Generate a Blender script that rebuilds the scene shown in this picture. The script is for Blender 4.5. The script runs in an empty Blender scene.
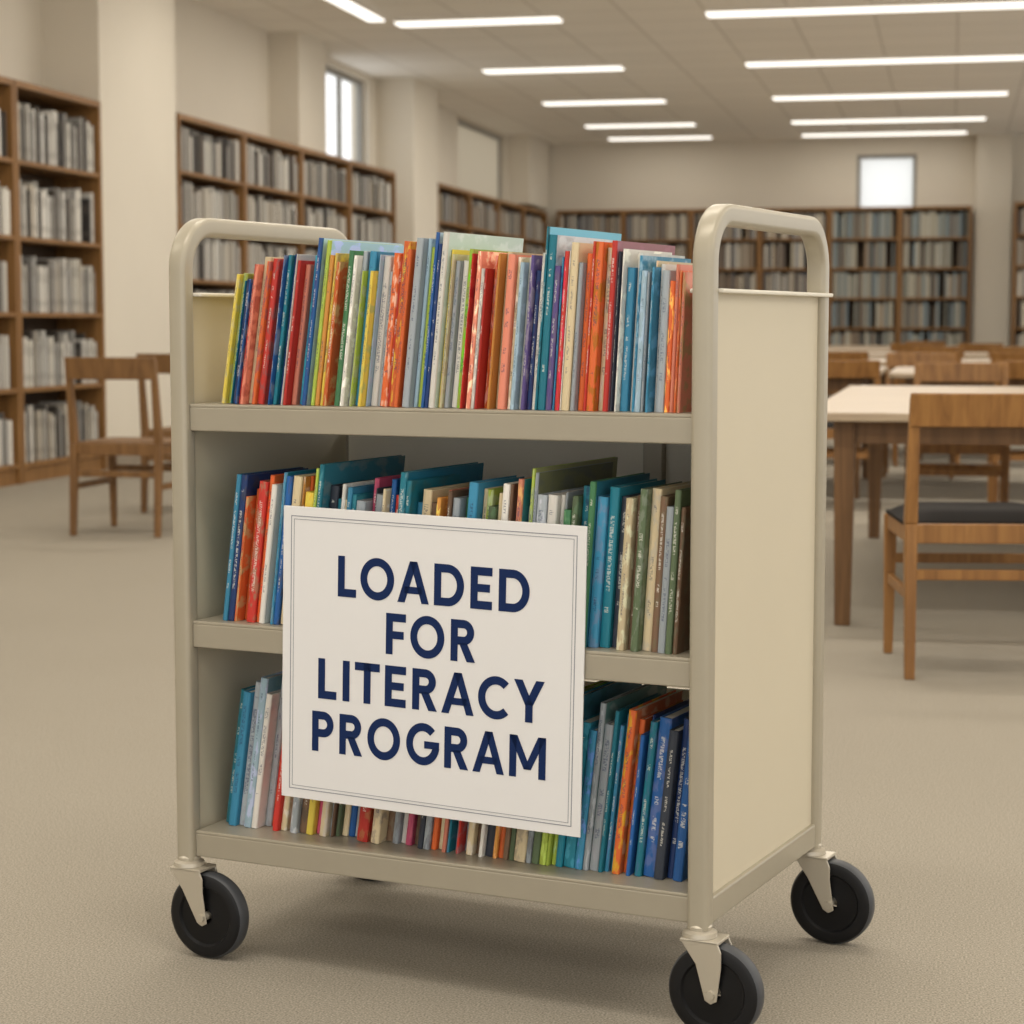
import bpy, math, random
from mathutils import Matrix, Vector
random.seed(7)
scene = bpy.context.scene
COL = scene.collection

def s2l(c):
    return c/12.92 if c <= 0.04045 else ((c+0.055)/1.055)**2.4
def rgb(r, g, b):
    return (s2l(r/255), s2l(g/255), s2l(b/255), 1.0)

# ---------------------------------------------------------------- materials
def new_mat(name):
    m = bpy.data.materials.new(name); m.use_nodes = True
    nt = m.node_tree
    return m, nt, nt.nodes, nt.links, nt.nodes['Principled BSDF']

def math_node(nt, op, a, b=None, c=None):
    n = nt.nodes.new('ShaderNodeMath'); n.operation = op
    for i, v in enumerate((a, b, c)):
        if v is None: continue
        if isinstance(v, (int, float)): n.inputs[i].default_value = v
        else: nt.links.new(v, n.inputs[i])
    return n.outputs[0]

def mixcol(nt, fac, a, b, blend='MIX'):
    n = nt.nodes.new('ShaderNodeMix'); n.data_type = 'RGBA'; n.blend_type = blend
    for i, v in ((0, fac), (6, a), (7, b)):
        if isinstance(v, (int, float)): n.inputs[i].default_value = v
        elif isinstance(v, tuple): n.inputs[i].default_value = v
        else: nt.links.new(v, n.inputs[i])
    return n.outputs[2]

def simple(name, col, rough=0.6, metal=0.0, var=0.08, scale=6.0, bump=0.0, bscale=200.0, spec=0.5):
    m, nt, N, L, P = new_mat(name)
    tc = N.new('ShaderNodeTexCoord')
    ns = N.new('ShaderNodeTexNoise'); ns.inputs['Scale'].default_value = scale
    ns.inputs['Detail'].default_value = 4
    L.new(tc.outputs['Object'], ns.inputs['Vector'])
    dark = tuple(c*(1-var) for c in col[:3])+(1,)
    lite = tuple(min(1, c*(1+var)) for c in col[:3])+(1,)
    L.new(mixcol(nt, ns.outputs['Fac'], dark, lite), P.inputs['Base Color'])
    P.inputs['Roughness'].default_value = rough
    P.inputs['Metallic'].default_value = metal
    P.inputs['Specular IOR Level'].default_value = spec
    if bump > 0:
        n2 = N.new('ShaderNodeTexNoise'); n2.inputs['Scale'].default_value = bscale
        L.new(tc.outputs['Object'], n2.inputs['Vector'])
        b = N.new('ShaderNodeBump'); b.inputs['Strength'].default_value = bump
        b.inputs['Distance'].default_value = 0.002
        L.new(n2.outputs['Fac'], b.inputs['Height']); L.new(b.outputs[0], P.inputs['Normal'])
    return m

def wood(name, c1, c2, rough=0.45, axis='Z'):
    m, nt, N, L, P = new_mat(name)
    tc = N.new('ShaderNodeTexCoord'); mp = N.new('ShaderNodeMapping')
    sc = {'Z': (28, 28, 1.6), 'X': (1.6, 28, 28), 'Y': (28, 1.6, 28)}[axis]
    mp.inputs['Scale'].default_value = sc
    L.new(tc.outputs['Object'], mp.inputs['Vector'])
    ns = N.new('ShaderNodeTexNoise'); ns.inputs['Scale'].default_value = 1.3
    ns.inputs['Detail'].default_value = 6; ns.inputs['Distortion'].default_value = 0.6
    L.new(mp.outputs[0], ns.inputs['Vector'])
    cr = N.new('ShaderNodeValToRGB')
    cr.color_ramp.elements[0].position = 0.3; cr.color_ramp.elements[0].color = c1
    cr.color_ramp.elements[1].position = 0.7; cr.color_ramp.elements[1].color = c2
    L.new(ns.outputs['Fac'], cr.inputs[0]); L.new(cr.outputs[0], P.inputs['Base Color'])
    P.inputs['Roughness'].default_value = rough
    P.inputs['Specular IOR Level'].default_value = 0.35
    return m

def carpet_mat():
    m, nt, N, L, P = new_mat('carpet')
    tc = N.new('ShaderNodeTexCoord')
    a = N.new('ShaderNodeTexNoise'); a.inputs['Scale'].default_value = 300; a.inputs['Detail'].default_value = 4
    b = N.new('ShaderNodeTexNoise'); b.inputs['Scale'].default_value = 1.2; b.inputs['Detail'].default_value = 3
    L.new(tc.outputs['Object'], a.inputs['Vector']); L.new(tc.outputs['Object'], b.inputs['Vector'])
    cr = N.new('ShaderNodeValToRGB')
    cr.color_ramp.elements[0].position = 0.25; cr.color_ramp.elements[0].color = rgb(114, 107, 95)
    cr.color_ramp.elements[1].position = 0.75; cr.color_ramp.elements[1].color = rgb(185, 177, 163)
    L.new(a.outputs['Fac'], cr.inputs[0])
    o = mixcol(nt, b.outputs['Fac'], (0.92, 0.92, 0.91, 1), (1, 1, 1, 1))
    L.new(mixcol(nt, 1.0, cr.outputs[0], o, 'MULTIPLY'), P.inputs['Base Color'])
    P.inputs['Roughness'].default_value = 0.95
    P.inputs['Specular IOR Level'].default_value = 0.1
    bp = N.new('ShaderNodeBump'); bp.inputs['Strength'].default_value = 0.25; bp.inputs['Distance'].default_value = 0.003
    L.new(a.outputs['Fac'], bp.inputs['Height']); L.new(bp.outputs[0], P.inputs['Normal'])
    return m

def ceiling_mat():
    m, nt, N, L, P = new_mat('ceiling_tiles')
    tc = N.new('ShaderNodeTexCoord')
    br = N.new('ShaderNodeTexBrick'); br.offset = 0.0
    br.inputs['Color1'].default_value = rgb(248, 245, 238); br.inputs['Color2'].default_value = rgb(244, 241, 234)
    br.inputs['Mortar'].default_value = rgb(222, 218, 210)
    br.inputs['Scale'].default_value = 1.0; br.inputs['Mortar Size'].default_value = 0.012
    br.inputs['Brick Width'].default_value = 0.7; br.inputs['Row Height'].default_value = 0.7
    L.new(tc.outputs['Object'], br.inputs['Vector'])
    L.new(br.outputs['Color'], P.inputs['Base Color']); P.inputs['Roughness'].default_value = 0.9
    return m

def emis(name, col, st):
    m, nt, N, L, P = new_mat(name)
    P.inputs['Base Color'].default_value = col
    P.inputs['Emission Color'].default_value = col
    P.inputs['Emission Strength'].default_value = st
    return m

def translucent(name, col):
    m, nt, N, L, P = new_mat(name)
    tr = N.new('ShaderNodeBsdfTranslucent'); tr.inputs[0].default_value = col
    df = N.new('ShaderNodeBsdfDiffuse'); df.inputs[0].default_value = col
    mx = N.new('ShaderNodeMixShader'); mx.inputs[0].default_value = .2
    L.new(tr.outputs[0], mx.inputs[1]); L.new(df.outputs[0], mx.inputs[2]); L.new(mx.outputs[0], N['Material Output'].inputs[0])
    return m

def book_mat():
    m, nt, N, L, P = new_mat('book_cover')
    tc = N.new('ShaderNodeTexCoord'); oi = N.new('ShaderNodeObjectInfo')
    sp = N.new('ShaderNodeSeparateXYZ'); L.new(tc.outputs['Generated'], sp.inputs[0])
    x, y, z = sp.outputs
    rnd = oi.outputs['Random']
    def noise(vec_parts, scale, detail=1.0):
        cb = N.new('ShaderNodeCombineXYZ')
        for i, v in enumerate(vec_parts):
            if isinstance(v, (int, float)): cb.inputs[i].default_value = v
            else: L.new(v, cb.inputs[i])
        n = N.new('ShaderNodeTexNoise'); n.inputs['Scale'].default_value = scale
        n.inputs['Detail'].default_value = detail
        L.new(cb.outputs[0], n.inputs['Vector']); return n
    r100 = math_node(nt, 'MULTIPLY', rnd, 93.0)
    def frac(k): return math_node(nt, 'FRACT', math_node(nt, 'MULTIPLY', rnd, k))
    words = math_node(nt, 'GREATER_THAN', noise((0.0, r100, z), 8.0).outputs['Fac'], 0.48)
    marks = math_node(nt, 'GREATER_THAN', noise((math_node(nt, 'MULTIPLY', x, 1.3), r100, math_node(nt, 'MULTIPLY', z, 44.0)), 3.0, 2.0).outputs['Fac'], 0.5)
    hw = math_node(nt, 'MULTIPLY_ADD', frac(23.0), 0.14, 0.1)
    inx = math_node(nt, 'LESS_THAN', math_node(nt, 'ABSOLUTE', math_node(nt, 'SUBTRACT', x, 0.5)), hw)
    inz = math_node(nt, 'LESS_THAN', math_node(nt, 'ABSOLUTE', math_node(nt, 'SUBTRACT', z, 0.56)), 0.34)
    spine = math_node(nt, 'LESS_THAN', y, 0.03)
    mk = math_node(nt, 'MULTIPLY', words, marks)
    mk = math_node(nt, 'MULTIPLY', mk, inx); mk = math_node(nt, 'MULTIPLY', mk, inz); mk = math_node(nt, 'MULTIPLY', mk, spine)
    mk = math_node(nt, 'MULTIPLY', mk, 0.55)
    sepc = N.new('ShaderNodeRGBToBW'); L.new(oi.outputs['Color'], sepc.inputs[0])
    isdark = math_node(nt, 'GREATER_THAN', sepc.outputs[0], 0.22)
    tcol = mixcol(nt, isdark, (0.8, 0.78, 0.7, 1), (0.03, 0.05, 0.12, 1))
    hs = N.new('ShaderNodeHueSaturation'); L.new(oi.outputs['Color'], hs.inputs['Color'])
    L.new(math_node(nt, 'MULTIPLY_ADD', frac(31.0), 0.14, 0.46), hs.inputs['Hue'])
    L.new(math_node(nt, 'MULTIPLY_ADD', frac(19.0), 0.9, 0.3), hs.inputs['Saturation'])
    L.new(math_node(nt, 'MULTIPLY_ADD', frac(11.0), 1.5, 0.4), hs.inputs['Value'])
    blot = noise((math_node(nt, 'MULTIPLY', x, 0.7), math_node(nt, 'MULTIPLY_ADD', y, 2.0, r100), math_node(nt, 'MULTIPLY', z, 4.0)), 2.6, 4.0)
    bl = math_node(nt, 'MULTIPLY', math_node(nt, 'SUBTRACT', blot.outputs['Fac'], 0.51), 12.0)
    n = N.new('ShaderNodeClamp'); L.new(bl, n.inputs[0]); bl = n.outputs[0]
    bl = math_node(nt, 'MULTIPLY', bl, math_node(nt, 'GREATER_THAN', frac(5.0), 0.3))
    bl = math_node(nt, 'MULTIPLY', bl, 0.65)
    base = mixcol(nt, bl, oi.outputs['Color'], hs.outputs[0])
    L.new(mixcol(nt, mk, base, tcol), P.inputs['Base Color'])
    P.inputs['Roughness'].default_value = 0.4
    P.inputs['Specular IOR Level'].default_value = 0.35
    return m

def objcol_mat():
    m, nt, N, L, P = new_mat('cloth_book')
    oi = N.new('ShaderNodeObjectInfo'); tc = N.new('ShaderNodeTexCoord')
    sp = N.new('ShaderNodeSeparateXYZ'); L.new(tc.outputs['Generated'], sp.inputs[0])
    z = sp.outputs[2]
    a = math_node(nt, 'LESS_THAN', math_node(nt, 'ABSOLUTE', math_node(nt, 'SUBTRACT', z, 0.2)), 0.06)
    b = math_node(nt, 'LESS_THAN', math_node(nt, 'ABSOLUTE', math_node(nt, 'SUBTRACT', z, 0.75)), 0.1)
    k = math_node(nt, 'MULTIPLY', math_node(nt, 'ADD', a, b), 0.25)
    L.new(mixcol(nt, k, oi.outputs['Color'], (0.15, 0.13, 0.11, 1)), P.inputs['Base Color'])
    P.inputs['Roughness'].default_value = 0.6
    return m

def attr_mat():
    m, nt, N, L, P = new_mat('shelved_books')
    a = N.new('ShaderNodeAttribute'); a.attribute_name = 'Col'
    L.new(a.outputs['Color'], P.inputs['Base Color']); P.inputs['Roughness'].default_value = 0.6
    return m

M_carpet = carpet_mat(); M_ceil = ceiling_mat()
M_wall = simple('painted_wall', rgb(216, 208, 193), 0.85, var=0.03, scale=2)
M_base = simple('baseboard_paint', rgb(140, 128, 112), 0.6)
M_frame = simple('putty_metal', rgb(168, 160, 142), 0.36, metal=0.15, var=0.04, scale=20, bump=0.05, bscale=500)
M_shelf = simple('putty_shelf_metal', rgb(162, 154, 137), 0.38, metal=0.15, var=0.04, scale=20, bump=0.05, bscale=500)
M_panel = simple('cream_panel', rgb(203, 193, 170), 0.55, var=0.02, scale=8, bump=0.05, bscale=400)
M_backp = simple('light_cream_panel', rgb(222, 216, 202), 0.6, var=0.02, scale=8)
M_backp2 = simple('pale_cream_back_panel', rgb(248, 242, 226), 0.6, var=0.01, scale=8)
M_fork = simple('zinc_beige', rgb(190, 182, 166), 0.3, metal=0.4, var=0.04)
M_tire = simple('black_rubber', rgb(18, 18, 20), 0.5, var=0.1, scale=30, spec=.3)
M_tread = simple('grey_tread', rgb(66, 68, 72), 0.5, var=0.1, scale=30)
M_hub = simple('black_hub', rgb(14, 14, 16), 0.4, var=0.1, spec=.3)
M_paper = simple('page_paper', rgb(216, 209, 194), 0.8, var=0.05, scale=60)
M_sign = simple('sign_board', rgb(226, 225, 225), 0.6, var=0.01)
M_navy = simple('navy_ink', rgb(14, 38, 84), 0.6, var=0.03, spec=.2)
M_line = simple('grey_ink', rgb(140, 142, 150), 0.6, var=0.03)
M_case = wood('walnut_case', rgb(112, 78, 42), rgb(150, 110, 64), 0.5)
M_caseback = wood('walnut_case_back', rgb(60, 45, 30), rgb(78, 59, 40), 0.6)
M_chair = wood('oak_chair', rgb(118, 80, 42), rgb(156, 112, 62), 0.42)
M_chair2 = wood('brown_oak_chair', rgb(104, 74, 44), rgb(134, 98, 60), 0.45)
M_cush = simple('black_cushion', rgb(26, 22, 20), 0.75, var=0.1, bump=0.1, bscale=300, spec=.15)
M_ttop = wood('maple_tabletop', rgb(164, 145, 122), rgb(182, 163, 138), 0.38, 'X')
M_tleg = wood('table_leg_wood', rgb(92, 66, 40), rgb(120, 88, 56), 0.45)
M_tube = emis('fluorescent_diffuser', (1.0, 0.96, 0.89, 1), 1.5)
M_house = simple('white_housing', rgb(220, 215, 205), 0.5, var=0.02)
M_winf = simple('window_frame_paint', rgb(150, 148, 142), 0.5, var=0.02)
M_frost = translucent('frosted_glass', (.93, .95, .96, 1)); M_blind = translucent('roller_blind_cloth', rgb(204, 198, 186))
M_book = book_mat(); M_cloth = objcol_mat(); M_attr = attr_mat()

# ---------------------------------------------------------------- mesh helpers
def box(V, F, x0, x1, y0, y1, z0, z1):
    n = len(V)
    V += [(x0, y0, z0), (x1, y0, z0), (x1, y1, z0), (x0, y1, z0), (x0, y0, z1), (x1, y0, z1), (x1, y1, z1), (x0, y1, z1)]
    F += [tuple(n+i for i in f) for f in ((0, 3, 2, 1), (4, 5, 6, 7), (0, 1, 5, 4), (1, 2, 6, 5), (2, 3, 7, 6), (3, 0, 4, 7))]

def taper(V, F, p0, s0, p1, s1):
    """square-section bar from p0 to p1 with half sizes s0,s1 (x,y)"""
    n = len(V)
    for p, s in ((p0, s0), (p1, s1)):
        for sx, sy in ((-1, -1), (1, -1), (1, 1), (-1, 1)):
            V.append((p[0]+sx*s[0], p[1]+sy*s[1], p[2]))
    F += [tuple(n+i for i in f) for f in ((0, 3, 2, 1), (4, 5, 6, 7), (0, 1, 5, 4), (1, 2, 6, 5), (2, 3, 7, 6), (3, 0, 4, 7))]

def obj(name, V, F, mat, parent=None, M=None, bevel=0, smooth=False, seg=2):
    me = bpy.data.meshes.new(name); me.from_pydata(V, [], F); me.update()
    o = bpy.data.objects.new(name, me); COL.objects.link(o)
    for mm in (mat if isinstance(mat, list) else [mat]): me.materials.append(mm)
    if parent: o.parent = parent
    if M is not None: o.matrix_basis = M
    if bevel:
        b = o.modifiers.new('bevel', 'BEVEL'); b.width = bevel; b.segments = seg; b.limit_method = 'ANGLE'
    if smooth:
        for p in me.polygons: p.use_smooth = True
        try: me.set_sharp_from_angle(angle=math.radians(35))
        except Exception: pass
    return o

def boxes(name, blist, mat, **k):
    V, F = [], []
    for b in blist: box(V, F, *b)
    return obj(name, V, F, mat, **k)

def sweep(V, F, path, hx, hn, r=0.006, seg=3):
    """rounded rectangle swept along a path of (y,z) points at x=0"""
    prof = []
    for cx, cy, a0 in ((hx-r, hn-r, 0), (-(hx-r), hn-r, 90), (-(hx-r), -(hn-r), 180), (hx-r, -(hn-r), 270)):
        for i in range(seg+1):
            a = math.radians(a0+90*i/seg); prof.append((cx+r*math.cos(a), cy+r*math.sin(a)))
    m = len(prof); n0 = len(V)
    for i, p in enumerate(path):
        a = path[max(0, i-1)]; b = path[min(len(path)-1, i+1)]
        ty, tz = b[0]-a[0], b[1]-a[1]; l = math.hypot(ty, tz); ty /= l; tz /= l
        ny, nz = -tz, ty
        for px, pn in prof: V.append((px, p[0]+ny*pn, p[1]+nz*pn))
    for i in range(len(path)-1):
        for j in range(m):
            a = n0+i*m+j; b = n0+i*m+(j+1) % m
            F.append((a, b, b+m, a+m))
    F.append(tuple(n0+j for j in range(m))); F.append(tuple(n0+(len(path)-1)*m+j for j in reversed(range(m))))

def lathe(name, prof, mats, seg=48, axis='y', faces_mat=None, **k):
    V, F = [], []
    m = len(prof)
    for i in range(seg):
        a = 2*math.pi*i/seg
        for r, h in prof:
            if axis == 'y': V.append((r*math.cos(a), h, r*math.sin(a)))
            else: V.append((r*math.cos(a), r*math.sin(a), h))
    mi = []
    for i in range(seg):
        for j in range(m-1):
            a = i*m+j; b = ((i+1) % seg)*m+j
            F.append((a, a+1, b+1, b)); mi.append(faces_mat[j] if faces_mat else 0)
    o = obj(name, V, F, mats, smooth=True, **k)
    for p, q in zip(o.data.polygons, mi): p.material_index = q
    return o

def empty(name, M, label, cat, **k):
    e = bpy.data.objects.new(name, None); e.empty_display_size = 0.1; COL.objects.link(e)
    e.matrix_world = M; tag(e, label, cat, **k); return e

def tag(o, label, cat, group=None, kind=None):
    o['label'] = label; o['category'] = cat
    if group: o['group'] = group
    if kind: o['kind'] = kind
    return o

def struct(o, label=None):
    o['kind'] = 'structure'
    o['label'] = label or o.name; o['category'] = o.name.split('_')[0]
    return o

def T(x, y, z): return Matrix.Translation((x, y, z))
def RZ(d): return Matrix.Rotation(math.radians(d), 4, 'Z')

def copy_tree(root, M, label=None):
    c = root.copy(); COL.objects.link(c); c.matrix_world = M
    if label: c['label'] = label
    for ch in root.children:
        d = ch.copy(); COL.objects.link(d); d.parent = c; d.matrix_parent_inverse = ch.matrix_parent_inverse.copy()
        d.matrix_basis = ch.matrix_basis.copy()
        for g in ch.children:
            h = g.copy(); COL.objects.link(h); h.parent = d; h.matrix_basis = g.matrix_basis.copy()
    return c

# ---------------------------------------------------------------- room
CH = 3.66; XL = -6.15; YB = 30.0; XR = 6.5; Y0 = -4.0
struct(boxes('floor', [(XL-.2, XR+.2, Y0, YB+.2, -0.1, 0)], M_carpet), 'taupe looped carpet floor')
struct(boxes('ceiling', [(XL-.2, XR+.2, Y0, YB+.2, CH, CH+.1)], M_ceil), 'suspended ceiling of square tiles')
wy0, wy1, wz0, wz1 = 19.9, 21.45, 2.45, 3.60
vy0, vy1, vz0, vz1 = 25.5, 28.35, 2.62, 3.62
struct(boxes('wall_left', [(XL-.2, XL, Y0, wy0, 0, CH), (XL-.2, XL, wy1, vy0, 0, CH), (XL-.2, XL, vy1, YB+.2, 0, CH), (XL-.2, XL, wy0, wy1, 0, wz0), (XL-.2, XL, wy0, wy1, wz1, CH),
                           (XL-.2, XL, vy0, vy1, 0, vz0), (XL-.2, XL, vy0, vy1, vz1, CH)], M_wall), 'beige painted wall')
bx0, bx1, bz0, bz1 = -1.37, -0.53, 2.55, 3.42
struct(boxes('wall_back', [(XL, bx0, YB, YB+.2, 0, CH), (bx1, XR, YB, YB+.2, 0, CH), (bx0, bx1, YB, YB+.2, 0, bz0), (bx0, bx1, YB, YB+.2, bz1, CH)], M_wall), 'beige painted wall')
rw = [(XR, XR+.2, Y0, YB+.2, 0, .5), (XR, XR+.2, Y0, YB+.2, 3.5, CH)]  # out-of-view wall; wide openings added so world light brightens the ceiling
piers = [Y0+i*4.25 for i in range(9)]
for p in piers: rw.append((XR, XR+.2, p-.001, min(p+.35, YB+.2), .5, 3.5))
struct(boxes('wall_right', rw, M_wall), 'beige painted wall with large openings added to let in daylight')
k = 1
for a, b, xf, z0 in ((6.2, 7.6, -5.74, 0), (13.33, 14.745, -5.735, 0), (18.13, 18.95, -5.86, 2.60), (21.73, 22.79, -5.73, 0), (28.5, 29.95, -5.84, 2.70)):
    struct(boxes('trim_%d' % k, [(XL, xf, a, b, z0, CH)], M_wall), 'beige painted pilaster'); k += 1
struct(boxes('trim_%d' % k, [(0.30, 0.78, YB-.25, YB, 0, CH)], M_wall), 'beige painted column'); k += 1
struct(boxes('baseboard_left', [(XL, XL+.02, Y0, 6.1, 0, .1), (XL, XL+.02, 7.7, 10.6, 0, .1), (-5.735, -5.72, 13.34, 14.735, 0, .1)], M_base), 'brown baseboard')
struct(boxes('baseboard_back', [(.8, XR, YB-.02, YB, 0, .1)], M_base), 'brown baseboard')
M_glass, nt, N, L, P = new_mat('window_glass')
tr = N.new('ShaderNodeBsdfTransparent'); tr.inputs[0].default_value = (.98, .99, 1, 1)
gl = N.new('ShaderNodeBsdfGlossy'); gl.inputs['Roughness'].default_value = .05
mx = N.new('ShaderNodeMixShader'); mx.inputs[0].default_value = .03
L.new(tr.outputs[0], mx.inputs[1]); L.new(gl.outputs[0], mx.inputs[2]); L.new(mx.outputs[0], N['Material Output'].inputs[0])
def window(n, M, w, h, parts, pane='glass', pm=None):
    f = .05
    bl = [(0, w, -.03, .03, 0, f), (0, w, -.03, .03, h-f, h), (0, f, -.03, .03, f, h-f), (w-f, w, -.03, .03, f, h-f)]
    for i in range(1, parts): bl.append((w*i/parts-.02, w*i/parts+.02, -.025, .025, f, h-f))
    o = boxes('window_%d' % n, bl, M_winf, M=M); struct(o, 'painted window frame')
    boxes(pane, [(f, w-f, -.004, .004, f, h-f)], pm or M_glass, parent=o)
window(1, T(XL-.1, wy0, wz0) @ RZ(90), wy1-wy0, wz1-wz0, 2)
window(2, T(bx0, YB+.1, bz0), bx1-bx0, bz1-bz0, 1, 'frosted_glass', M_frost)
window(3, T(XL-.1, vy0, vz0) @ RZ(90), vy1-vy0, vz1-vz0, 1, 'roller_blind', M_blind)

# ---------------------------------------------------------------- ceiling lights
def light_fixture(x0, x1, y0, y1, e=1.0):
    cx, cy = (x0+x1)/2, (y0+y1)/2; w, d = x1-x0, y1-y0
    o = boxes('ceiling_light', [(-w/2, w/2, -d/2, d/2, -.02, 0)], M_house, M=T(cx, cy, CH))
    tag(o, 'long recessed fluorescent ceiling light with white diffuser', 'ceiling light', group='ceiling lights')
    boxes('diffuser', [(-w/2+.01, w/2-.01, -d/2+.01, d/2-.01, -.035, -.02)], M_tube, parent=o)
    ld = bpy.data.lights.new('ceiling_lamp', 'AREA'); ld.shape = 'RECTANGLE'; ld.size = w; ld.size_y = d
    ld.energy = 17*w*e; ld.color = (1.0, 0.94, 0.84)
    lo = bpy.data.objects.new('lamp', ld); COL.objects.link(lo); lo.parent = o; lo.location = (0, 0, -.045)
for y, e, xr in ((-1.6, .8, .6), (1.9, 1, .6), (4.4, 1, .6), (7.7, 1.1, .6), (11.0, 1.1, .6), (14.3, 1.1, .6), (17.75, 1, .62), (21.2, 1, .66), (24.4, 1, .58), (27.3, .75, .38), (29.2, .15, .16)):
    light_fixture(-2.10, xr, y-.13, y+.13, e)
    light_fixture(-4.83, -3.36, y-.13, y+.13, e)
    if y < 15: light_fixture(2.6, 5.4, y-.13, y+.13, e)
light_fixture(-5.02, -4.86, 15.2, 17.5)

# ---------------------------------------------------------------- bookcases
stuffV, stuffF, stuffC = [], [], []
muted = [(190, 184, 172), (206, 200, 188), (166, 158, 146), (128, 122, 116), (104, 94, 86), (174, 164, 148), (150, 150, 150), (122, 104, 86), (198, 188, 166), (98, 100, 106), (146, 128, 106), (82, 74, 68)]
greys = [(208, 204, 196), (196, 192, 184), (172, 168, 160), (140, 138, 134), (214, 210, 200), (92, 88, 84), (180, 172, 158), (50, 46, 44), (202, 200, 194), (66, 60, 54), (156, 152, 146)]
blueish = [(134, 146, 148), (160, 158, 146), (114, 116, 112), (176, 170, 152), (136, 136, 124), (112, 100, 86), (180, 176, 162), (114, 128, 134), (148, 128, 106), (90, 86, 80)]

shelf_books = []
def fill(M, w, zs, clear, depth, pal, mode, x_from=0.0, tmin=.022, tmax=.045, hmax=.34):
    for z in zs:
        x = .045 + x_from
        while x < w-.06:
            if random.random() < .045: x += random.uniform(.03, .10); continue
            t = random.uniform(tmin, tmax)
            if x+t > w-.045: break
            h = min(clear-.03, random.uniform(hmax*.76, hmax)); d = random.uniform(.19, .25)
            y0 = random.uniform(.02, .05)
            c = random.choice(pal); f = random.uniform(.9, 1.06)
            c = tuple(min(255, q*f) for q in c)
            if mode == 'stuff':
                n = len(stuffV); V, F = [], []
                box(V, F, x, x+t-.003, y0, y0+d, z, z+h)
                stuffV.extend([tuple(M @ Vector(v)) for v in V])
                stuffF.extend([tuple(n+i for i in ff) for ff in F]); stuffC.extend([rgb(*c)]*6)
            else:
                shelf_books.append((M @ T(x+t/2, y0, z), t-.003, d, h, rgb(*c)))
            x += t

def bookcase(M, w, h, d, n, pal, mode='stuff', label='tall walnut bookcase full of books', x_from=0.0, **kk):
    s = .035; pl = .10
    o = boxes('bookcase', [(0, s, 0, d, 0, h), (w-s, w, 0, d, 0, h), (s, w-s, 0, d, h-.04, h), (s, w-s, .02, d, 0, pl)], M_case, M=M)
    tag(o, label, 'bookcase', group='bookcases along the walls')
    boxes('back_panel', [(s, w-s, d-.012, d-.002, pl, h-.04)], M_caseback, parent=o)
    step = (h-.04-pl)/n; zs = []
    for i in range(n):
        z = pl+i*step
        boxes('shelf', [(s, w-s, .004, d-.012, z, z+.028)], M_case, parent=o); zs.append(z+.0285)
    fill(M, w, zs, step-.03, d, pal, mode, x_from, **kk)
    return o
FX = -5.72; DD = .35
bookcase(T(FX, 10.70, 0) @ RZ(90), 1.28, 2.52, DD, 5, greys, x_from=.3, label='tall walnut bookcase holding pale grey books')
bookcase(T(FX, 11.99, 0) @ RZ(90), 1.32, 2.52, DD, 5, greys, mode='ind', label='tall walnut bookcase holding pale grey books', tmin=.026, tmax=.05, hmax=.38)
for a, b in ((14.76, 16.25), (16.255, 17.78), (17.785, 19.3), (19.305, 20.95)):
    bookcase(T(FX, a, 0) @ RZ(90), b-a, 2.59, DD, 6, greys+muted[:5])
for i in range(4):
    bookcase(T(FX, 22.8+i*1.6, 0) @ RZ(90), 1.59, 2.61, DD, 6, muted)
for i in range(6):
    bookcase(T(-5.66+i*.985, 29.6, 0), .98, 2.66, DD, 6, blueish if i > 3 else muted, hmax=.4)
for i in range(3):
    bookcase(T(.80+i*.985, 28.8, 0), .98, 2.66, DD, 6, muted, hmax=.4)

me_cache = {}
for i, (M, t, d, h, c) in enumerate(shelf_books):
    t5 = int(t*200)/200-.0004; h5 = int(h*50)/50; key = (t5, h5)
    if key not in me_cache:
        V, F = [], []
        box(V, F, -t5/2, t5/2, 0, .22, 0, h5)
        me = bpy.data.meshes.new('book'); me.from_pydata(V, [], F); me.update(); me.materials.append(M_cloth)
        me_cache[key] = me
    o = bpy.data.objects.new('book', me_cache[key]); COL.objects.link(o); o.matrix_world = M; o.color = c
    lum = (c[0]+c[1]+c[2])/3
    tag(o, 'pale grey clothbound book upright on a walnut bookcase shelf' if lum > .3 else 'dark grey clothbound book upright on a walnut bookcase shelf', 'book', group='books in the near walnut bookcase')
me = bpy.data.meshes.new('shelved_books'); me.from_pydata(stuffV, [], stuffF); me.update(); me.materials.append(M_attr)
ca = me.color_attributes.new('Col', 'FLOAT_COLOR', 'CORNER')
flat = []
for c in stuffC: flat.extend(list(c)*4)
ca.data.foreach_set('color', flat)
o = bpy.data.objects.new('shelved_books', me); COL.objects.link(o)
tag(o, 'rows of muted books filling the wall bookcases', 'books', kind='stuff')

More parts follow.
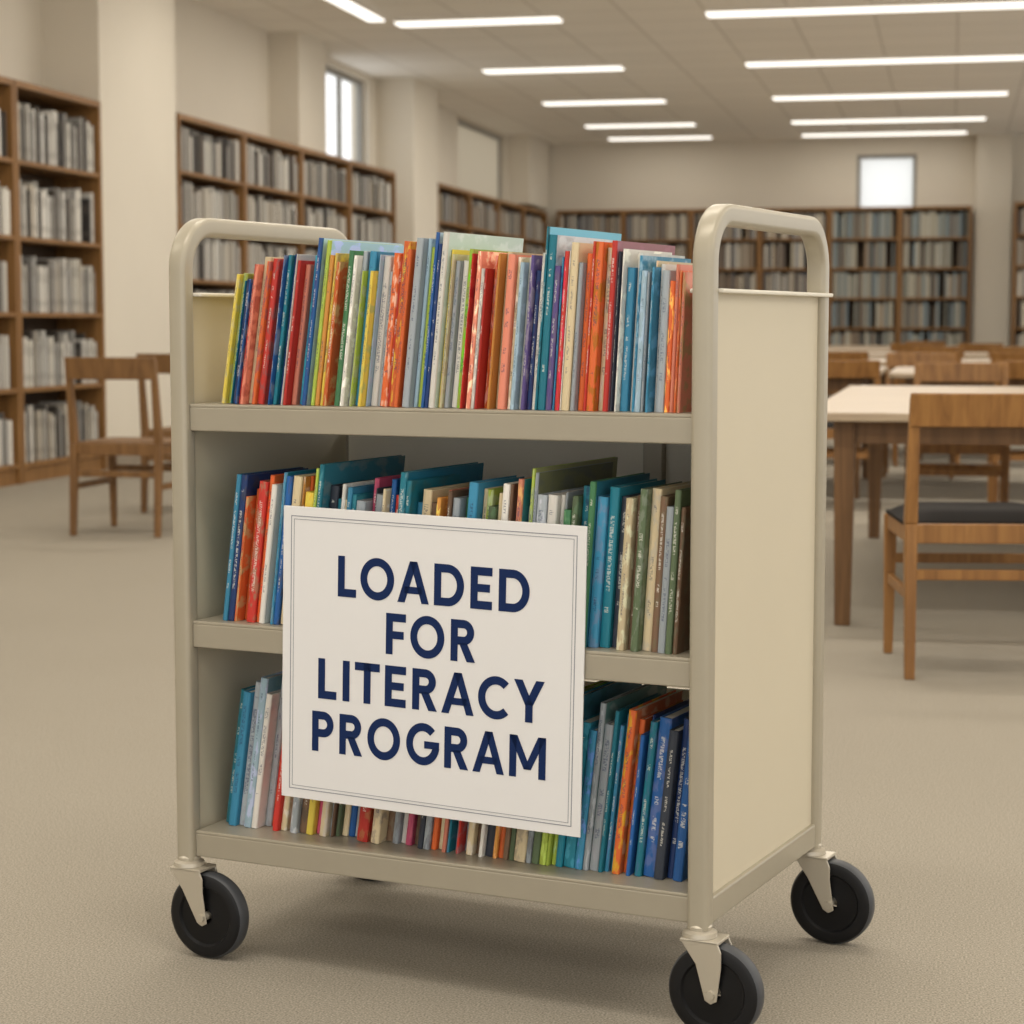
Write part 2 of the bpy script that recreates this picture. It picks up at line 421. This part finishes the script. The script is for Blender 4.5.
# ---------------------------------------------------------------- chairs
def make_chair(M, cushion, label, top=.812, rail=.095, wd=None):
    wd = wd or M_chair
    e = empty('wooden_chair', M, label, 'chair', group='wooden reading room chairs')
    w, hb = .215, .215
    for sx in (-1, 1):
        V, F = [], []
        x = sx*w
        taper(V, F, (x, -hb-.03, 0), (.014, .015), (x, -hb, .44), (.018, .022))
        taper(V, F, (x, -hb, .44), (.018, .022), (x*1.0, -hb-.05, top-.012), (.014, .012))
        obj('leg', V, F, wd, parent=e, bevel=.004)
        V, F = [], []
        taper(V, F, (x, hb+.01, 0), (.013, .013), (x, hb, .43), (.019, .019))
        obj('leg', V, F, wd, parent=e, bevel=.004)
        boxes('stretcher', [(x-.009, x+.009, -hb-.0, hb-.01, .22, .25)], wd, parent=e, bevel=.003)
    boxes('stretcher', [(-w+.015, w-.015, -hb-.01, -hb+.01, .28, .31)], wd, parent=e, bevel=.003)
    boxes('stretcher', [(-w+.015, w-.015, hb-.01, hb+.008, .28, .31)], wd, parent=e, bevel=.003)
    V, F = [], []
    box(V, F, -w+.016, w-.016, -hb-.012, -hb+.012, .385, .44); box(V, F, -w+.016, w-.016, hb-.012, hb+.012, .385, .44)
    box(V, F, -w-.012, -w+.012, -hb+.010, hb-.010, .385, .43); box(V, F, w-.012, w+.012, -hb+.010, hb-.010, .385, .43)
    obj('seat_frame', V, F, wd, parent=e, bevel=.003)
    V, F = [], []; n = 12
    zb, zt = top-rail, top
    for i in range(n+1):
        u = -1+2*i/n; x = u*(w+.014); yb = -hb-.045-.03*(1-u*u)
        for dy, z in ((-.011, zb), (.011, zb), (-.005, zt), (-.027, zt)):
            V.append((x, yb+dy, z))
    for i in range(n):
        for j in range(4):
            a = i*4+j; b = i*4+(j+1) % 4; F.append((a, b, b+4, a+4))
    F.append((0, 3, 2, 1)); F.append((n*4, n*4+1, n*4+2, n*4+3))
    F = [tuple(reversed(f)) for f in F]
    obj('backrest', V, F, wd, parent=e, bevel=.004)
    V, F = [], []; g = 10
    th = .036 if cushion else .012
    for j in range(g+1):
        for i in range(g+1):
            u, v = -1+2*i/g, -1+2*j/g
            z = .443+th*(1-abs(u)**6)*(1-abs(v)**6) - .008*(1-u*u)*(1-v*v)
            V.append((u*(w+.015), v*(hb-.012)+.014, z))
    for j in range(g):
        for i in range(g):
            a = j*(g+1)+i; F.append((a, a+1, a+g+2, a+g+1))
    nb = len(V); V += [(-w-.015, -hb+.026, .433), (w+.015, -hb+.026, .433), (w+.015, hb+.002, .433), (-w-.015, hb+.002, .433)]
    F.append((nb, nb+3, nb+2, nb+1))
    rim = [[j for j in range(g+1)], [g+(g+1)*j for j in range(g+1)], [(g+1)*g+g-j for j in range(g+1)], [(g+1)*(g-j) for j in range(g+1)]]
    for q, r in enumerate(rim):
        F.append(tuple([nb+q, nb+(q+1) % 4]+list(reversed(r))))
    so = obj('seat', V, F, M_cush if cushion else wd, parent=e, smooth=True)
    if cushion: so['label'] = 'black padded seat'
    return e
ch_b = make_chair(T(.075, 6.13, 0) @ RZ(9), True, 'oak chair with black padded seat beside the big reading table')
ch_w = make_chair(T(-3.86, 9.32, 0) @ RZ(-1), False, 'oak chair with curved backrest standing on open carpet', top=.85, rail=.105, wd=M_chair2)
copy_tree(ch_w, T(-3.98, 10.5, 0) @ RZ(-2), 'oak chair standing behind another near the bookcases')
copy_tree(ch_w, T(-3.30, 9.80, 0) @ RZ(-85), 'oak chair turned sideways beside another chair')
for x, y, r in ((.05, 10.25, 180), (-.60, 11.45, 0), (.45, 11.45, 2), (-.2, 13.85, 180), (-.17, 15.0, 3), (-.80, 15.0, 0), (.5, 15.0, 0),
                (.55, 18.9, 0), (-.1, 18.9, -3), (-.4, 22.25, 0), (.3, 22.25, 0), (-.3, 25.2, 0)):
    copy_tree(ch_b, T(x, y, 0) @ RZ(r), 'oak chair pulled up to a reading table')

# ---------------------------------------------------------------- tables
def make_table(M, w, d, h, label):
    e = empty('reading_table', M, label, 'table', group='reading tables')
    pts = []; r = .07
    for cx, cy, a0 in ((w-r, d-r, 0), (r, d-r, 90), (r, r, 180), (w-r, r, 270)):
        for i in range(7):
            a = math.radians(a0+15*i); pts.append((cx+r*math.cos(a), cy+r*math.sin(a)))
    m = len(pts); V = [(a, b, h-.030) for a, b in pts]+[(a, b, h) for a, b in pts]
    F = [tuple(reversed(range(m))), tuple(range(m, 2*m))]+[(i, (i+1) % m, m+(i+1) % m, m+i) for i in range(m)]
    obj('table_top', V, F, M_ttop, parent=e, bevel=.006)
    boxes('apron', [(.12, w-.12, .09, .115, h-.105, h-.029), (.12, w-.12, d-.115, d-.09, h-.105, h-.029), (.12, .145, .10, d-.10, h-.105, h-.029), (w-.145, w-.12, .10, d-.10, h-.105, h-.029)], M_tleg, parent=e)
    for x in (.13, w-.13):
        for y in (.11, d-.11):
            V, F = [], []
            taper(V, F, (x, y, 0), (.026, .026), (x, y, h-.030), (.036, .036)); obj('leg', V, F, M_tleg, parent=e, bevel=.004)
    return e
make_table(T(-.47, 6.78, 0), 2.4, 3.1, .715, 'large maple-topped reading table with brown wooden legs')
t2 = make_table(T(-2.6, 11.85, 0), 2.2, 1.8, .73, 'maple-topped reading table with chairs around it')
for x, y in ((-.35, 11.85), (-2.6, 15.4), (-.35, 15.4), (-2.6, 19.25), (-.35, 19.25), (-2.6, 22.6), (-.35, 22.6), (-2.6, 25.6), (-.35, 25.6)):
    copy_tree(t2, T(x, y, 0))

# ---------------------------------------------------------------- book cart
CM = T(-.6899, 3.1625, 0) @ RZ(-13.94)
HX, HY = .433, .2525
cart = empty('book_cart', CM, 'cream metal library book cart with three shelves on black casters', 'book cart')
SZ = [.203, .538, .878]
TOPZ = 1.168
for sx in (-1, 1):
    V, F = [], []
    R = .068; zt = TOPZ-.015; path = [(-HY, .155), (-HY, .5), (-HY, zt-R)]
    for i in range(1, 11):
        a = math.pi/2*i/10; path.append((-HY+R-R*math.cos(a), zt-R+R*math.sin(a)))
    for i in range(0, 11):
        a = math.pi/2*i/10; path.append((HY-R+R*math.sin(a), zt-R+R*math.cos(a)))
    path += [(HY, .5), (HY, .155)]
    sweep(V, F, path, .0155, .0150, r=.0075, seg=4)
    obj('handle_frame', V, F, M_frame, parent=cart, M=T(sx*HX, 0, 0), smooth=True)
    boxes('end_panel', [(sx*HX-.005, sx*HX+.005, -HY+.013, HY-.013, .175, 1.045)], M_panel, parent=cart)
    xa, xb = (-HX-.020, -HX+.028) if sx < 0 else (HX-.028, HX+.022)
    boxes('panel_cap', [(xa, xb, -HY+.012, HY+.012, 1.044, 1.050)], M_backp, parent=cart, bevel=.002)
    boxes('bottom_rail', [(sx*HX-.010, sx*HX+.012, -HY+.012, HY-.012, .158, .196)], M_frame, parent=cart, bevel=.003)
for z in SZ:
    lip = .042
    x1 = HX-.0155
    boxes('shelf', [(-x1, x1, -HY-.004, HY+.004, z-.006, z), (-x1, x1, -HY-.004, -HY+.002, z-lip, z-.005), (-x1, x1, HY-.002, HY+.004, z-lip, z-.005),
                    (-x1, -x1+.004, -HY+.001, HY-.001, z-lip, z-.005), (x1-.004, x1, -HY+.001, HY-.001, z-lip, z-.005)], M_shelf, parent=cart, bevel=.0025)
boxes('back_panel', [(-HX+.012, HX-.012, .234, .238, SZ[1], .812)], M_backp2, parent=cart)
boxes('back_panel', [(-HX+.012, HX-.012, .234, .238, SZ[0], .40)], M_backp2, parent=cart)
boxes('support_bracket', [(.150, .184, .215, .234, SZ[1], SZ[2]-.006)], M_frame, parent=cart, bevel=.002)

def caster(x, y, tr):
    c = lathe('caster', [(0, .163), (.014, .163), (.0175, .159), (.0175, .154), (.024, .151), (.025, .145), (.019, .141), (.012, .139), (0, .139)], [M_fork], axis='z', seg=28, parent=cart, M=T(x, y, 0))
    V, F = [], []
    r = .0685
    poly = [(-.022, .144), (.034, .144), (.040, .130), (.040, .108), (tr+.009, r-.009), (tr, r-.014), (tr-.009, r-.009), (.002, .110), (-.014, .132)]
    for ys in (-.0235, .0205):
        n = len(V); m = len(poly)
        for yy in (ys, ys+.003): V += [(px, yy, pz) for px, pz in poly]
        F.append(tuple(n+i for i in range(m))); F.append(tuple(n+m+i for i in reversed(range(m))))
        for i in range(m):
            j = (i+1) % m; F.append((n+j, n+i, n+m+i, n+m+j))
    box(V, F, -.022, .036, -.0235, .0235, .1395, .1445)
    obj('fork', V, F, M_fork, parent=c, bevel=.0015)
    lathe('wheel', [(.012, -.013), (.03, -.011), (.045, -.011), (.048, -.0155), (.060, -.0155), (.0655, -.013), (r, -.008), (r, .008), (.0655, .013), (.060, .0155), (.048, .0155), (.045, .011), (.03, .011), (.012, .013)],
          [M_tire, M_tread, M_hub], faces_mat=[2, 2, 0, 0, 0, 1, 1, 1, 0, 0, 0, 2, 2], parent=c, M=T(tr, 0, r), seg=56)
    lathe('axle', [(0, -.028), (.006, -.028), (.0065, -.024), (.0065, .024), (.006, .028), (0, .028)], [M_fork], parent=c, M=T(tr, 0, r), seg=20)
for x in (-HX, HX):
    for y in (-HY, HY): caster(x, y, .025 if (x > 0 and y < 0) else .038)

# ---- books on the cart
def cart_book(x, y, z, t, d, h, lean, c, group, label, cover=None):
    """x = bottom right corner on shelf; leans to the right by `lean` degrees"""
    M = CM @ T(x, y, z) @ Matrix.Rotation(math.radians(lean), 4, 'Y') @ T(-t/2, 0, 0)
    b = min(.0016, t*.18); e = .0002
    V, F = [], []
    hx = t/2-e
    box(V, F, -hx, -hx+b, 0, d, 0, h)
    if not cover: box(V, F, hx-b, hx, 0, d, 0, h)
    n = len(V); m = 5
    for zz in (0, h):
        for i in range(m+1):
            a = math.pi*i/m; V.append((-hx*math.cos(a), -.0035*math.sin(a), zz))
        V.append((hx, b, zz)); V.append((-hx, b, zz))
    q = m+3
    for i in range(q):
        j = (i+1) % q; F.append((n+i, n+j, n+q+j, n+q+i))
    F.append(tuple(n+i for i in reversed(range(q)))); F.append(tuple(n+q+i for i in range(q)))
    o = obj('book', V, F, M_book, M=M); o.color = c
    tag(o, label, 'book', group=group)
    if cover:
        cv = boxes('front_cover', [(hx-b, hx, b, d, 0, h)], M_book, parent=o); cv.color = cover; cv['label'] = 'illustrated front cover in a paler colour'
    boxes('pages', [(-hx+b, hx-b, b, d-.004, .003, h-.003)], M_paper, parent=o)
    return o

CN = {'Y': ((230, 206, 86), 'yellow'), 'L': ((176, 196, 80), 'lime green'), 'N': ((36, 60, 110), 'navy blue'), 'B': ((42, 98, 166), 'blue'), 'C': ((62, 138, 174), 'light blue'),
      'T': ((36, 124, 144), 'teal'), 'R': ((198, 58, 50), 'red'), 'O': ((224, 108, 56), 'orange'), 'S': ((224, 138, 114), 'salmon'), 'W': ((224, 220, 212), 'white'),
      'K': ((220, 202, 164), 'cream'), 'G': ((70, 122, 84), 'green'), 'P': ((94, 78, 134), 'purple'), 'M': ((204, 86, 120), 'pink'), 'D': ((58, 64, 76), 'charcoal'),
      'A': ((166, 174, 180), 'grey'), 'U': ((120, 94, 74), 'brown'), 'I': ((174, 202, 218), 'pale blue'), 'H': ((216, 152, 76), 'amber'), 'E': ((92, 108, 80), 'olive')}
def row(seq, x_start, x_end, z, y, lean0, lean1, hf, group, where, leaders, wid=None):
    n = len(seq); w = [random.choice((.4, .55, .75, .9, 1.0, 1.2, 1.55)) for _ in seq]
    for i, v in (wid or {}).items(): w[i] = v
    gaptot = .215*(math.tan(math.radians(lean0))-math.tan(math.radians(lean1)))*1.12
    s = ((x_end-x_start)-gaptot)*math.cos(math.radians((lean0+lean1)/2))/sum(w)
    x = x_start
    for i, k in enumerate(seq):
        u = i/(n-1); ln = lean0+(lean1-lean0)*u; dl = (lean0-lean1)/(n-1)
        t = w[i]*s; xr = x+t/math.cos(math.radians(ln))
        c, cn = CN[k]; f = random.uniform(.88, 1.06); c = tuple(min(255, v*f) for v in c)
        h = hf(u, i); d = random.uniform(.150, .185); cov = None; lab = 'thin %s picture book leaning on the cart\'s %s shelf' % (cn, where)
        if i in leaders:
            h, d, cov = leaders[i]; cov = rgb(*cov); lab = 'tall %s picture book standing above its neighbours' % cn
        if i >= n-3: d = .100
        yy = y+random.choice((0, .003, .008, .014, .022)) if i not in leaders else y
        cart_book(xr, yy, z+.0002, t, d, h, ln, rgb(*c), group, lab, cov)
        x = xr+.215*1.12*math.radians(dl)*1.02
def h_top(u, i):
    pts = [(0, .212), (.08, .220), (.22, .226), (.245, .228), (.36, .224), (.40, .244), (.42, .247), (.45, .246), (.475, .226), (.6, .226), (.66, .222), (.70, .222), (.73, .228), (.80, .234), (.9, .222), (1, .198)]
    for a, b in zip(pts, pts[1:]):
        if a[0] <= u <= b[0]:
            q = (u-a[0])/(b[0]-a[0]+1e-9); return a[1]+q*(b[1]-a[1])+random.choice((-.022, -.010, -.003, 0, .003, .007))
    return .20
blueW = (190, 214, 228)
top_seq = 'YLTNBROSKORIWBTNWRSCDBNLHYOKGWALCYIWAOROOSAILBNWYKAWLKRASWROOHKHSKIWPNWTTPCRWKAOIROKRDBWCWCIAKCWAOSOS'
row(top_seq, -.380, .388, SZ[2], -.237, 9.0, 2.5, h_top, 'picture books on the top shelf', 'top',
    {21: (.254, .245, blueW), 23: (.250, .235, (166, 204, 224)), 45: (.258, .26, blueW), 47: (.258, .25, (196, 214, 206)), 71: (.262, .26, (110, 184, 210)), 72: (.250, .24, (210, 218, 224)), 84: (.240, .22, (150, 100, 110))})
row('TCNOOROWTCBKHOYLTDTWKCTAMDAKBRTTCKUHSUAGCKLEKWUTSALAAWWAGETGCTDKUEKUAEU', -.384, .388, SZ[1], -.236, 7.5, 3.5,
    lambda u, i: .218+random.choice((-.02, -.01, 0, .004, .014)), 'picture books on the middle shelf', 'middle',
    {9: (.238, .2, (60, 130, 150)), 15: (.246, .25, (40, 110, 128)), 16: (.252, .25, (50, 120, 140)), 30: (.244, .25, (38, 120, 150)), 48: (.240, .2, (60, 140, 160)), 50: (.256, .30, (158, 158, 110)), 51: (.250, .27, (116, 120, 88)), 59: (.240, .2, (46, 110, 130))})
row('TCAIWARRKOAUYMKAUEKBARHKUAWMUDAOKSTAERAKUWDHOUEKAELLLTTCAATCTOOBNTBDNB', -.404, .386, SZ[0], -.205, 8.5, 6.0,
    lambda u, i: .230+random.choice((-.02, -.01, 0, .006, .012)), 'picture books on the bottom shelf', 'bottom',
    {3: (.245, .2, (120, 160, 176)), 50: (.254, .24, (150, 190, 90)), 53: (.258, .24, (60, 120, 140)), 56: (.252, .24, (90, 130, 126)), 61: (.245, .18, (200, 110, 70))},
    {0: 1.1, 1: 1.2, 2: 1.1, 3: 1.1, 4: .9, 5: 1.0, 6: 1.2, 7: .8})

# ---------------------------------------------------------------- sign
SM = CM @ T(.004, -HY-.0075, .4965) @ Matrix.Rotation(math.radians(1.2), 4, 'Y') @ Matrix.Rotation(math.radians(90), 4, 'X')
SW, SH = .505, .450
sign = boxes('sign', [(-SW/2, SW/2, -SH/2, SH/2, -.0015, .0015)], M_sign, M=SM, bevel=.0006)
tag(sign, 'white sign reading LOADED FOR LITERACY PROGRAM on the cart', 'sign')
V, F = [], []
for ins, th in ((.014, .0013), (.019, .0008)):
    a, b = SW/2-ins, SH/2-ins; z0, z1 = .0015, .0019
    box(V, F, -a, a, b-th, b, z0, z1); box(V, F, -a, a, -b, -b+th, z0, z1)
    box(V, F, -a, -a+th, -b+th, b-th, z0, z1); box(V, F, a-th, a, -b+th, b-th, z0, z1)
bo = obj('border', V, F, M_line, parent=sign); bo['label'] = 'double thin grey border line'

# geometric capital letters drawn as strokes; cap height 1, stroke S
S = .20
def para(x0, y0, x1, y1, w=S*1.05):
    return [(x0, y0), (x0+w, y0), (x1+w, y1), (x1, y1)]
def rect(x0, y0, x1, y1): return [(x0, y0), (x1, y0), (x1, y1), (x0, y1)]
def arc(cx, cy, rx, ry, a0, a1, th=S, n=28):
    out = []
    for i in range(n):
        p = [math.radians(a0+(a1-a0)*(i+j)/n) for j in (0, 1)]
        q = []
        for a, k in ((p[0], 0), (p[1], 0), (p[1], 1), (p[0], 1)):
            q.append((cx+(rx-k*th)*math.cos(a), cy+(ry-k*th)*math.sin(a)))
        out.append(q)
    return out
def bowl(w, y0, y1):
    r = (y1-y0)/2
    return [rect(S, y1-S, w-r, y1), rect(S, y0, w-r, y0+S)]+arc(w-r, (y0+y1)/2, r, r, -90, 90)
G = {
 'L': (.54, [rect(0, 0, S, 1), rect(S, 0, .54, S)]),
 'O': (.98, arc(.49, .5, .49, .515, 0, 360, n=56)),
 'A': (.90, [para(0, 0, .45-S*.525, 1), [(.90-S*1.05, 0), (.90, 0), (.45+S*.525, 1), (.45-S*.525, 1)], rect(.2, .22, .70, .22+S*.85)]),
 'D': (.84, [rect(0, 0, S, 1), rect(S, 1-S, .38, 1), rect(S, 0, .38, S)]+arc(.38, .5, .46, .5, -90, 90)),
 'E': (.60, [rect(0, 0, S, 1), rect(S, 0, .60, S), rect(S, 1-S, .60, 1), rect(S, .5-S*.45, .54, .5+S*.5)]),
 'F': (.58, [rect(0, 0, S, 1), rect(S, 1-S, .58, 1), rect(S, .48-S*.5, .52, .48+S*.45)]),
 'R': (.70, [rect(0, 0, S, 1)]+bowl(.66, .40, 1)+[[(.70-S*1.2, 0), (.70, 0), (.46, .45), (.46-S*1.15, .45)]]),
 'I': (S, [rect(0, 0, S, 1)]),
 'T': (.72, [rect(.36-S/2, 0, .36+S/2, 1), rect(0, 1-S, .72, 1)]),
 'C': (.84, arc(.49, .5, .49, .515, 46, 314, n=44)),
 'Y': (.82, [rect(.41-S/2, 0, .41+S/2, .46), [(0, 1), (S*1.15, 1), (.41+S/2, .44), (.41-S/2, .40)], [(.82-S*1.15, 1), (.82, 1), (.41+S/2, .40), (.41-S/2, .44)]]),
 'P': (.66, [rect(0, 0, S, 1)]+bowl(.66, .36, 1)),
 'G': (.94, arc(.49, .5, .49, .515, 44, 352, n=50)+[rect(.53, .40, .97, .40+S*.9)]),
 'M': (1.02, [rect(0, 0, S, 1), rect(1.02-S, 0, 1.02, 1), [(0, 1), (S*1.1, 1), (.51+S*.5, .20), (.51-S*.5, .20)], [(1.02-S*1.1, 1), (1.02, 1), (.51+S*.5, .20), (.51-S*.5, .20)]]),
}
KERN = {'LO': -.06, 'OA': -.08, 'AD': -.04, 'RA': -.06, 'AC': -.07, 'CY': -.05, 'FO': -.05, 'RO': -.03, 'AM': -.04, 'TE': -.03, 'IT': -.03}
def lettering(txt, w, cx, cy, cap):
    V, F = [], []; x = 0; gap = .18
    for q, ch in enumerate(txt):
        adv, polys = G[ch]
        for p in polys:
            n = len(V); V += [(x+a, b, 0) for a, b in p]
            area = sum(p[i][0]*p[(i+1) % len(p)][1]-p[(i+1) % len(p)][0]*p[i][1] for i in range(len(p)))
            idx = tuple(n+i for i in range(len(p))); F.append(idx if area > 0 else tuple(reversed(idx)))
        x += adv+gap+KERN.get(txt[q:q+2], 0)
    W = x-gap
    fx = w/W
    V = [((a-W/2)*fx, (b-.5)*cap, 0) for a, b, c in V]
    lo = obj('lettering', V, F, M_navy, parent=sign, M=T(cx, cy, .0021))
    lo['label'] = 'navy capital lettering reading %s' % txt
for txt, w, cx, cy in (('LOADED', .320, .005, .124), ('FOR', .150, .004, .044), ('LITERACY', .380, .002, -.035), ('PROGRAM', .394, -.001, -.117)):
    lettering(txt, w, cx, cy, .062)

# ---------------------------------------------------------------- world, camera
w = bpy.data.worlds.new('daylight'); scene.world = w; w.use_nodes = True
bg = w.node_tree.nodes['Background']; bg.inputs[0].default_value = (1.0, .98, .95, 1); bg.inputs[1].default_value = 1.5
cam = bpy.data.cameras.new('camera'); co = bpy.data.objects.new('camera', cam); COL.objects.link(co)
co.location = (0, 0, 1.0); co.rotation_euler = (math.radians(90-5.21), 0, math.radians(12.06))
cam.lens = 72.07; cam.sensor_width = 36; cam.clip_end = 200
cam.dof.use_dof = True; cam.dof.focus_distance = 3.05; cam.dof.aperture_fstop = 7.0
scene.camera = co
scene.view_settings.view_transform = 'Standard'
